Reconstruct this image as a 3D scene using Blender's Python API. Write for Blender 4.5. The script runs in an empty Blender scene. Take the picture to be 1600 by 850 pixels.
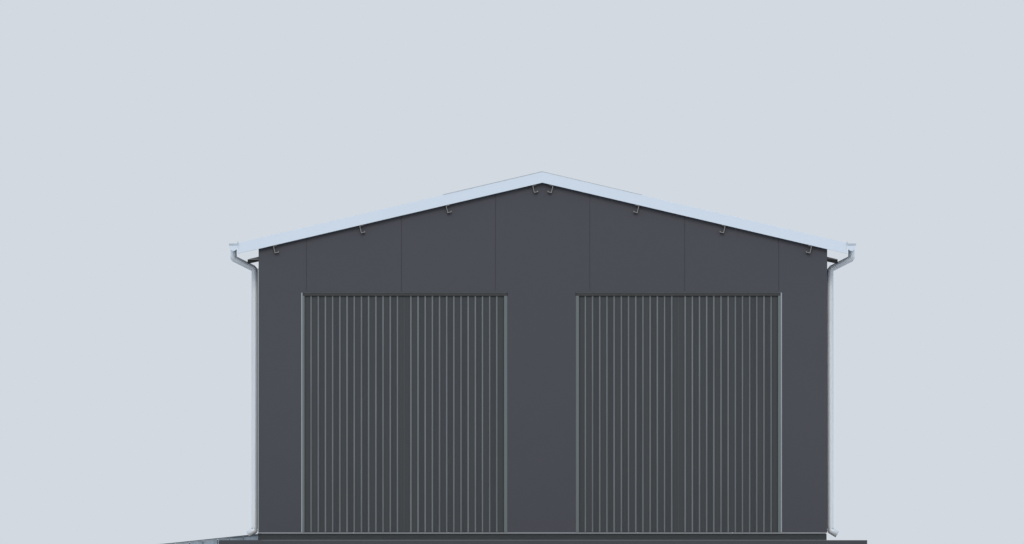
import bpy, bmesh, math, random
from mathutils import Vector

random.seed(7)
S = bpy.context.scene
COL = S.collection

# ------------------------------------------------------------------ camera
# Metres: x to the right, z up from the top of the concrete slab, y into the picture.
PXM = 128.0                      # photograph pixels per metre on the facade
def X(px): return (px - 848.0) / PXM
def Z(py): return (844.0 - py) / PXM

cam_d = bpy.data.cameras.new("camera")
cam = bpy.data.objects.new("camera", cam_d)
COL.objects.link(cam)
cam_d.type = 'ORTHO'             # elevation view: no convergence anywhere in the picture
cam_d.ortho_scale = 1600 / PXM
cam_d.clip_end = 3000
cam.location = (X(800), -30.0, Z(425))
cam.rotation_euler = (math.radians(90), 0, 0)
S.camera = cam

# ------------------------------------------------------------------ light
SUN_EL, SUN_AZ = 26.0, 0.0       # high veiled sun behind the camera
world = bpy.data.worlds.new("World")
S.world = world
world.use_nodes = True
wn, wl = world.node_tree.nodes, world.node_tree.links
wn.clear()
sky = wn.new('ShaderNodeTexSky'); sky.sky_type = 'NISHITA'; sky.sun_disc = False
sky.sun_elevation = math.radians(SUN_EL); sky.sun_rotation = math.radians(180)
sky.air_density = 1.0; sky.dust_density = 1.0; sky.ozone_density = 2.0
bg1 = wn.new('ShaderNodeBackground'); bg1.inputs['Strength'].default_value = 0.05
wl.new(sky.outputs[0], bg1.inputs['Color'])
bg2 = wn.new('ShaderNodeBackground')        # the even cloud layer
bg2.inputs['Color'].default_value = (0.475, 0.515, 0.605, 1); bg2.inputs['Strength'].default_value = 1.0
add = wn.new('ShaderNodeAddShader'); out = wn.new('ShaderNodeOutputWorld')
wl.new(bg1.outputs[0], add.inputs[0]); wl.new(bg2.outputs[0], add.inputs[1]); wl.new(add.outputs[0], out.inputs['Surface'])

sun_d = bpy.data.lights.new("sun", 'SUN')
sun_d.energy = 1.0; sun_d.angle = math.radians(22); sun_d.color = (1.0, 0.96, 0.9)
sun = bpy.data.objects.new("sun", sun_d); COL.objects.link(sun)
sun.rotation_euler = (math.radians(90 - SUN_EL), 0, math.radians(SUN_AZ))
sun.location = (0, -20, 20)

S.view_settings.view_transform = 'Standard'
S.view_settings.look = 'None'
S.view_settings.exposure = 0.0
S.view_settings.gamma = 1.0
S.view_settings.use_curve_mapping = False

# ------------------------------------------------------------------ materials
def mat(name, col, rough=0.5, metal=0.0, var=0.06, scale=3.0, bump=0.0, bscale=60.0, stretch=(1, 1, 1), rvar=0.08, spec=0.5):
    m = bpy.data.materials.new(name); m.use_nodes = True
    n, l = m.node_tree.nodes, m.node_tree.links
    b = n['Principled BSDF']
    b.inputs['Metallic'].default_value = metal
    b.inputs['Specular IOR Level'].default_value = spec
    tc = n.new('ShaderNodeTexCoord'); mp = n.new('ShaderNodeMapping')
    mp.inputs['Scale'].default_value = stretch
    l.new(tc.outputs['Object'], mp.inputs['Vector'])
    nz = n.new('ShaderNodeTexNoise'); nz.inputs['Scale'].default_value = scale
    nz.inputs['Detail'].default_value = 6; nz.inputs['Roughness'].default_value = 0.6
    l.new(mp.outputs[0], nz.inputs['Vector'])
    cr = n.new('ShaderNodeMapRange')
    cr.inputs['From Min'].default_value = 0.3; cr.inputs['From Max'].default_value = 0.7
    cr.inputs['To Min'].default_value = 1 - var; cr.inputs['To Max'].default_value = 1 + var
    l.new(nz.outputs['Fac'], cr.inputs['Value'])
    mx = n.new('ShaderNodeVectorMath'); mx.operation = 'SCALE'
    mx.inputs[0].default_value = col[:3]
    l.new(cr.outputs[0], mx.inputs['Scale'])
    l.new(mx.outputs[0], b.inputs['Base Color'])
    rr = n.new('ShaderNodeMapRange')
    rr.inputs['To Min'].default_value = max(0.02, rough - rvar); rr.inputs['To Max'].default_value = rough + rvar
    l.new(nz.outputs['Fac'], rr.inputs['Value']); l.new(rr.outputs[0], b.inputs['Roughness'])
    if bump > 0:
        n2 = n.new('ShaderNodeTexNoise'); n2.inputs['Scale'].default_value = bscale; n2.inputs['Detail'].default_value = 5
        l.new(mp.outputs[0], n2.inputs['Vector'])
        bp = n.new('ShaderNodeBump'); bp.inputs['Strength'].default_value = bump; bp.inputs['Distance'].default_value = 0.01
        l.new(n2.outputs['Fac'], bp.inputs['Height']); l.new(bp.outputs[0], b.inputs['Normal'])
    return m

M = {
    'panel':   mat('anthracite wall panel', (0.046, 0.049, 0.063), 0.6, 0, 0.04, 0.8, 0.02, 30),
    'backing': mat('panel joint', (0.042, 0.044, 0.056), 0.7),
    'sheet':   mat('dark door sheet', (0.0215, 0.030, 0.036), 0.5, 0, 0.07, 2.5, stretch=(3, 3, .25)),
    'rib':     mat('pale door rib', (0.138, 0.155, 0.166), 0.5, 0.1, 0.14, 2.0, stretch=(5, 5, .4)),  # ribs coloured paler than the pans between them
    'drip':    mat('foot flashing', (0.082, 0.093, 0.1), 0.5),
    'strip':   mat('door edge strip', (0.042, 0.052, 0.058), 0.5),
    'post':    mat('grey door post', (0.122, 0.152, 0.16), 0.5, 0, 0.05, 2.0, stretch=(3, 3, .3)),
    'trim':    mat('steel trim and lit reveal', (0.31, 0.365, 0.385), 0.45, 0.2, 0.05, 2.0),
    'header':  mat('black door rail', (0.018, 0.021, 0.023), 0.5),
    'white':   mat('pale blue coated steel', (0.605, 0.695, 0.785), 0.4, 0.25, 0.015, 0.7),
    'zinc':    mat('gutter zinc', (0.93, 0.98, 1.0), 0.5, 0.2, 0.03, 2.0, stretch=(1, 1, .4)),
    'galv':    mat('galvanised purlin', (0.24, 0.24, 0.225), 0.5, 0.3, 0.15, 25),
    'rafter':  mat('painted rafter', (0.012, 0.014, 0.014), 0.6, spec=0.2),
    'lit_tail':   mat('rafter packer', (0.10, 0.10, 0.105), 0.6, spec=0.3),
    'ridge':   mat('ridge flashing', (0.38, 0.43, 0.48), 0.5),
    'plinth':  mat('plinth concrete', (0.038, 0.045, 0.047), 0.8, 0, 0.12, 9, 0.4, 50, stretch=(.5, 1, 2)),
    'slab':    mat('slab concrete', (0.056, 0.061, 0.067), 0.85, 0, 0.08, 5, 0.4, 60),
    'conc':    mat('retaining concrete', (0.47, 0.57, 0.65), 0.85, 0, 0.24, 6, 0.5, 40, stretch=(2, 2, .6)),
    'coping':  mat('coping concrete', (0.16, 0.20, 0.24), 0.8, 0, 0.1, 8, 0.4, 40),
    'ground':  mat('pale gravel yard', (0.42, 0.42, 0.41), 0.9, 0, 0.18, 0.6, 0.6, 25),
}

# ------------------------------------------------------------------ mesh helpers
def box(bm, x0, x1, y0, y1, z0, z1, mi=0):
    r = bmesh.ops.create_cube(bm, size=1.0)
    for v in r['verts']:
        v.co = Vector(((x0 + x1) / 2 + v.co.x * (x1 - x0), (y0 + y1) / 2 + v.co.y * (y1 - y0), (z0 + z1) / 2 + v.co.z * (z1 - z0)))
    for f in {f for v in r['verts'] for f in v.link_faces}: f.material_index = mi
    return r['verts']

def prism(bm, poly, y0, y1, mi=0):
    """polygon in x,z (metres) pushed from y0 back to y1"""
    a = [bm.verts.new((x, y0, z)) for x, z in poly]
    b = [bm.verts.new((x, y1, z)) for x, z in poly]
    fs = [bm.faces.new(a), bm.faces.new(list(reversed(b)))]
    n = len(a)
    for i in range(n):
        fs.append(bm.faces.new((a[i], b[i], b[(i + 1) % n], a[(i + 1) % n])))
    for f in fs: f.material_index = mi

def pp(pts): return [(X(x), Z(y)) for x, y in pts]

def tube(bm, pts, r, seg=20, closed=True):
    """round pipe along a path with mitred bends"""
    pts = [Vector(p) for p in pts]
    rings = []
    for i, p in enumerate(pts):
        if i == 0: d = (pts[1] - p).normalized(); k = 1
        elif i == len(pts) - 1: d = (p - pts[i - 1]).normalized(); k = 1
        else:
            d0 = (p - pts[i - 1]).normalized(); d1 = (pts[i + 1] - p).normalized()
            d = (d0 + d1).normalized(); k = 1 / max(0.3, d.dot(d0))
        side = Vector((0, 1, 0))                      # every path lies in a plane of constant y
        up = d.cross(side).normalized()
        rings.append([bm.verts.new(p + side * r * math.cos(t) + up * r * k * math.sin(t))
                      for t in [2 * math.pi * j / seg for j in range(seg)]])
    for a, b in zip(rings, rings[1:]):
        for j in range(seg):
            f = bm.faces.new((a[j], a[(j + 1) % seg], b[(j + 1) % seg], b[j])); f.smooth = True
    if closed:
        bm.faces.new(rings[0]); bm.faces.new(list(reversed(rings[-1])))

def obj(name, bm, mats, parent=None, bevel=0.0):
    bmesh.ops.recalc_face_normals(bm, faces=bm.faces)
    me = bpy.data.meshes.new(name); bm.to_mesh(me); bm.free()
    for m in (mats if isinstance(mats, (list, tuple)) else [mats]): me.materials.append(m)
    o = bpy.data.objects.new(name, me); COL.objects.link(o)
    if parent: o.parent = parent
    if bevel:
        bv = o.modifiers.new('bevel', 'BEVEL'); bv.width = bevel; bv.segments = 2; bv.limit_method = 'ANGLE'
    return o

def NB(): return bmesh.new()

LEN = 9.0                        # building length
K = (379.5 - 268.5) / (847.5 - 372.0)      # roof slope
def soffit(px): return 285.5 + K * abs(px - 847.5)

# ------------------------------------------------------------------ ground
bm = NB(); 
for i in range(1):
    vs = [bm.verts.new(p) for p in ((-400, -400, -.5), (400, -400, -.5), (400, 400, -.5), (-400, 400, -.5))]
    bm.faces.new(vs)
g = obj('ground', bm, M['ground']); g['kind'] = 'structure'

# ------------------------------------------------------------------ slab
bm = NB(); box(bm, X(342), X(1355), -3.0, LEN + .4, -.56, 0)  # front part runs on out of view, added to darken the wall foot
o = obj('foundation_slab', bm, M['slab'], bevel=0.004)
o['label'] = 'dark grey concrete base slab under the plinth, wider than the building'; o['category'] = 'slab'; o['kind'] = 'thing'

# ------------------------------------------------------------------ sloping wall on the left
def ztop(px): return Z(834.2) - (402 - px) / PXM * 0.1045
wall_root = bpy.data.objects.new('retaining_wall', None); COL.objects.link(wall_root)
wall_root.location = (0, 0, -.5)
wall_root['label'] = 'low sloping wall of pale grey concrete panels running down to the left of the building'
wall_root['category'] = 'wall'; wall_root['kind'] = 'thing'
bm = NB()
joints = [409, 380, 359, 340, 317, 296, 274, 254]
while ztop(joints[-1]) > -.47: joints.append(joints[-1] - 21.2)
for i in range(len(joints) - 1):
    a, b = joints[i + 1], joints[i]
    if X(b) > X(342) - 9: 
        prism(bm, [(X(a) + .0045, 0 - .05), (X(b) - .0045, -.05), (X(b) - .0045, ztop(b) - .014 + .5), (X(a) + .0045, ztop(a) - .014 + .5)], LEN + .55 + random.uniform(0, .006), LEN + .75)
prism(bm, [(X(joints[-1]), -.05), (X(409), -.05), (X(409), ztop(409) + .48), (X(joints[-1]), ztop(joints[-1]) + .48)], LEN + .58, LEN + .73, 1)
wp = obj('panel_wall', bm, [M['conc'], M['coping']], wall_root)
bm = NB()
a, b = joints[-1], 409
prism(bm, [(X(a), ztop(a) - .012 + .5), (X(350), ztop(350) - .012 + .5), (X(b), ztop(b) - .022 + .5), (X(b), ztop(b) + .5), (X(a), ztop(a) + .5)], LEN + .54, LEN + .78)
obj('coping', bm, M['coping'], wall_root)

# ------------------------------------------------------------------ the building
B = bpy.data.objects.new('metal_hall', None); COL.objects.link(B)
B['label'] = 'dark anthracite gabled metal hall with two wide ribbed doors and a pale roof edge'
B['category'] = 'building'

# --- plinth
bm = NB(); box(bm, X(403.2), X(1291.6), .004, LEN - .004, 0.001, Z(834))
obj('plinth', bm, M['plinth'], B)
# --- front gable: sandwich panels with open joints around the two door openings
J = [404, 479, 627.3, 774.2, 921.6, 1069.8, 1216.8, 1292.5]
DT = 456.6                                       # top of the openings
DOORS = [(470.6, 793.2), (899.2, 1221.9)]
BOT = 832.4
def panel_poly(a, b):
    g = 0.45
    a2 = a + (g if a > 405 else 0); b2 = b - (g if b < 1292 else 0)
    def top(x): return soffit(x) - 1.0
    lo = []                                      # lower outline, left to right
    x = a2
    def inside(x): return any(d0 < x < d1 for d0, d1 in DOORS)
    lo.append((a2, DT if inside(a2) else BOT))
    for d0, d1 in DOORS:
        if a2 < d0 < b2: lo += [(d0, BOT), (d0, DT)]
        if a2 < d1 < b2: lo += [(d1, DT), (d1, BOT)]
    lo.append((b2, DT if inside(b2) else BOT))
    pts = lo + [(b2, top(b2))]
    if a2 < 847.5 < b2: pts.append((847.5, top(847.5)))
    pts.append((a2, top(a2)))
    return pp(pts)
bm = NB()
for a, b in zip(J, J[1:]): prism(bm, panel_poly(a, b), 0, .06)
# tongue behind each joint
for j in J[1:-1]: box(bm, X(j) - .02, X(j) + .02, .005, .05, Z(DT) + .004, Z(soffit(j)) - .006, 1)
w = obj('wall', bm, [M['panel'], M['backing']], B)
# corner trim and drip flashing at the foot of the gable
bm = NB(); box(bm, X(402.7), X(403.95), -.004, .03, Z(832.3), Z(419))
obj('corner_trim', bm, M['trim'], w)
bm = NB(); prism(bm, pp([(402.2, 833.9), (402.2, 832.8), (1290.6, 832.8), (1290.6, 833.9)]), -.018, .055)
obj('drip_flashing', bm, M['drip'], w)
# side and rear walls
def side_wall(x0, x1):
    bm = NB(); n = 8; p = (LEN - .07 - .06) / n
    e0, e1 = (x0, x1)
    zt = Z(soffit(404)) - .12
    for i in range(n):
        y = .064 + i * p
        box(bm, e0, e1, y + .003, y + p - .003, Z(BOT), zt)
    box(bm, e0 + .012, e1 - .012, .066, LEN - .066, Z(BOT) + .004, zt - .004, 1)
    return obj('wall', bm, [M['panel'], M['backing']], B)
side_wall(X(404.4), X(404.4) + .06); side_wall(X(1292.1) - .06, X(1292.1))
bm = NB()
JR = [404 + 888.5 * i / 6 for i in range(7)]
for a, b in zip(JR, JR[1:]):
    pts = [(a + .4, BOT), (b - .4, BOT), (b - .4, soffit(b - .4) - 1)]
    if a < 847.5 < b: pts.append((847.5, soffit(847.5) - 1))
    pts.append((a + .4, soffit(a + .4) - 1))
    prism(bm, pp(pts), LEN - .06, LEN)
for j in JR[1:-1]: box(bm, X(j) - .03, X(j) + .03, LEN - .05, LEN - .01, Z(BOT) + .004, Z(soffit(j)) - .006, 1)
obj('wall', bm, [M['panel'], M['backing']], B)

# --- doors
def door(d0, d1, outer_left):
    post0 = (d0 + 2.0, d0 + 5.4) if outer_left else (d0, d0 + 5.6)
    post1 = (d1 - 5.8, d1) if outer_left else (d1 - 6.4, d1 - 2.1)
    fr = bpy.data.objects.new('door', None); COL.objects.link(fr); fr.parent = B
    fr['label'] = 'wide ribbed door nearer the sloping wall' if outer_left else 'wide ribbed door farther from the sloping wall'
    for a, b in (post0, post1):
        bm = NB(); box(bm, X(a) + .001, X(b) - .001, .016, .09, Z(831.6), Z(462.2))
        obj('jamb', bm, M['post'], fr, bevel=0.002)
    # outer reveal as a strip, the light on it put into its colour
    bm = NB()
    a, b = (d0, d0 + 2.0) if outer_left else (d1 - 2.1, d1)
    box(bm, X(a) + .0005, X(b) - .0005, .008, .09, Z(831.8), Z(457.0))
    obj('lit_reveal', bm, M['trim'], fr)
    # head rail with a thin flashing over it
    bm = NB()
    hx0 = d0 + (2.0 if outer_left else .3); hx1 = d1 - (.3 if outer_left else 2.1)
    box(bm, X(hx0) + .001, X(hx1) - .001, .022, .09, Z(462.2) + .001, Z(458.0))
    box(bm, X(hx0) + .001, X(hx1) - .001, .012, .05, Z(458.0) + .001, Z(455.5), 1)
    obj('door_rail', bm, [M['header'], M['post']], fr)
    # two leaves of ribbed sheet
    L0, L1 = post0[1], post1[0]
    off = d0 - 470.6
    r1 = [486 + 11.25 * i + off for i in range(13)]
    r2 = [642 + 11.19 * i + off for i in range(13)]
    mid = 631.6 + off
    for ribs, e0, e1 in ((r1, L0, mid), (r2, mid, L1)):
        bm = NB()
        x0, x1 = X(e0) + .0015, X(e1) - .0025
        zb, zt = Z(831.4), Z(460.0)
        prof = [(x0, .060)]
        stops = [e0] + ribs + [e1]
        # outline of the sheet seen from above, rib by rib; every second pan is swaged
        front = [(x0, .060, 0)]
        for i, r in enumerate(ribs):
            c = X(r); pa = front[-1][0]
            if i % 2 == 0 and i > 0:
                width = (c - .0125) - pa
                for k in range(1, 4):
                    q = pa + width * k / 4
                    front += [(q - .004, .060, 0), (q, .0593, 0), (q + .004, .060, 0)]
            wv = random.uniform(-.0008, .0008); tl = random.uniform(-.002, .002)      # sheets are never pressed quite evenly
            front += [(c - .0125, .060, 0), (c - .0083 - wv, .041 + tl, 1), (c + .0083 + wv, .041 - tl, 1), (c + .0125, .060, 0)]
        front.append((x1, .060, 0))
        vb = [bm.verts.new((x, y, zb)) for x, y, _ in front]; vt = [bm.verts.new((x, y, zt)) for x, y, _ in front]
        for i in range(len(front) - 1):
            f = bm.faces.new((vb[i], vb[i + 1], vt[i + 1], vt[i]))
            f.material_index = 1 if (front[i][2] or front[i + 1][2]) else 0
        bb = [bm.verts.new(p) for p in ((x0, .085, zb), (x1, .085, zb), (x1, .085, zt), (x0, .085, zt))]
        bm.faces.new((bb[1], bb[0], bb[3], bb[2]))
        bm.faces.new((vb[0], vt[0], bb[3], bb[0])); bm.faces.new((vt[-1], vb[-1], bb[1], bb[2]))
        bm.faces.new(vt + [bb[2], bb[3]]); bm.faces.new(list(reversed(vb)) + [bb[0], bb[1]])
        obj('door_leaf', bm, [M['sheet'], M['rib']], fr)
    bm = NB()                                    # narrow cover strip on the meeting edge
    box(bm, X(mid) - .006, X(mid) + .004, .052, .0585, Z(831.2), Z(463))
    obj('meeting_strip', bm, M['strip'], fr)
    return fr
door(*DOORS[0], True); door(*DOORS[1], False)

# --- roof
FY = -.095                                        # front of the verge trim
def roof_poly(inset):
    i = inset
    return pp([(372 + i, 379.5 + i + K * -i), (847.5, 268.5 + i), (1323 - i, 379.5 + i), (1323 - i, 396.5 - i), (847.5, 285.5 - i), (372 + i, 396.5 - i)])
bm = NB(); prism(bm, roof_poly(.5), FY + .012, LEN + .15)
rf = obj('roof', bm, M['white'], B)
bm = NB(); prism(bm, roof_poly(0), FY, FY + .010)
obj('fascia', bm, M['white'], rf, bevel=0.002)
def ridge_half(s):
    bm = NB()
    def p(dx, up): return (847.5 + s * dx, 268.5 + K * dx - up)
    prism(bm, pp([p(.05, .15), p(155.5, .15), p(155.5, 1.0 if s < 0 else .7), p(.05, 1.0 if s < 0 else .7)]), FY - .004, LEN + .15)
    return bm
bm = ridge_half(-1); obj('ridge_cap', bm, M['ridge'], rf)
bm = ridge_half(1); obj('ridge_cap', bm, M['ridge'], rf)

# --- purlins: lipped channels whose ends show under the verge
th = math.atan(K)
def purlin_mesh(s):
    bm = NB(); t = .0075
    u = Vector((-s * math.cos(th), math.sin(th)))          # up the slope, towards the ridge
    d = Vector((-s * math.sin(th), -math.cos(th)))         # square to the slope, downwards
    def q(a, b): v = u * a + d * b; return (v.x, v.y)
    h, f, l = .092, .052, .016
    prism(bm, [q(0, 0), q(0, h), q(f, h), q(f, h - l), q(f - t, h - l), q(f - t, h - t), q(t, h - t), q(t, t), q(f - t, t), q(f, .0)], 0, LEN - .3)
    return bm
for s, xs in ((-1, (831.8, 696.5, 561.5, 426.7)), (1, (864.6, 998.8, 1133.6, 1268.6))):
    first = None
    for x in xs:
        if first is None: o = first = obj('purlin', purlin_mesh(s), M['galv'], B)
        else:
            o = first.copy(); COL.objects.link(o); o.parent = B
        o.location = (X(x), -.075, Z(soffit(x)) - .004)

# --- rafter tails past the side walls
def rafter(s):
    def p(x, y): return (x if s < 0 else 1695.8 - x, y)
    bm = NB(); prism(bm, pp([p(386.9, 405.2), p(420, 405.2), p(420, 404.5), p(404.4, 408.2), p(386.9, 412.3)]), .075, .16)
    o = obj('rafter', bm, M['rafter'], B)
    bm = NB(); prism(bm, pp([p(387.2, 405.0), p(404.2, 401.0), p(404.2, 405.0)]), .078, .157)  # lit upper half of the tail, painted as a lighter wedge
    obj('lit_wedge', bm, M['lit_tail'], o)
rafter(-1); rafter(1)

# --- gutters and downpipes
def gutter(s):
    def xx(px): return X(px if s < 0 else 1695.3 - px)
    c = xx(364.8); zt = Z(382.2); r = .052; t = .004; n = 18
    y0, y1 = FY - .012, LEN + .15
    bm = NB()
    out = [(c + r * math.cos(math.pi + math.pi * i / n), zt + 1.5 * r * math.sin(math.pi + math.pi * i / n)) for i in range(n + 1)]
    inn = [(c + (r - t) * math.cos(2 * math.pi - math.pi * i / n), zt + (1.5 * r - t) * math.sin(2 * math.pi - math.pi * i / n)) for i in range(n + 1)]
    prism(bm, out + inn, y0 + .004, y1)
    for f in bm.faces: f.smooth = False
    gu = obj('gutter', bm, M['zinc'], B)
    bm = NB(); prism(bm, out, y0 - .003, y0 + .003)
    obj('end_cap', bm, M['white'], gu)
    bm = NB()
    box(bm, c - r - .006, c + r + .006, y0 - .012, y0 + .003, zt - .006, zt + .014)      # rolled rim across the end
    e = c - s * (r + .002)
    box(bm, e - .007, e + .007, y0 - .010, y0 + .003, zt + .014, zt + .036)
    obj('rim', bm, M['rim'], gu)
    # pipe
    P = lambda px, py: (xx(px), .60, Z(py))
    R = .0385
    bm = NB(); tube(bm, [P(365, 390), P(365, 402.5), P(366.5, 404.6), P(395.2, 419.0), P(398, 422.5), P(398, 824), P(396.6, 828)], R)
    pi = obj('downpipe', bm, M['zinc'], B)
    bm = NB(); tube(bm, [P(398.3, 826), P(396.8, 829.2), P(387.0, 835.0)], R + .003)
    obj('shoe', bm, M['zinc'], pi)
M['rim'] = mat('gutter rim', (0.42, 0.50, 0.56), 0.4, 0.2)
gutter(-1); gutter(1)
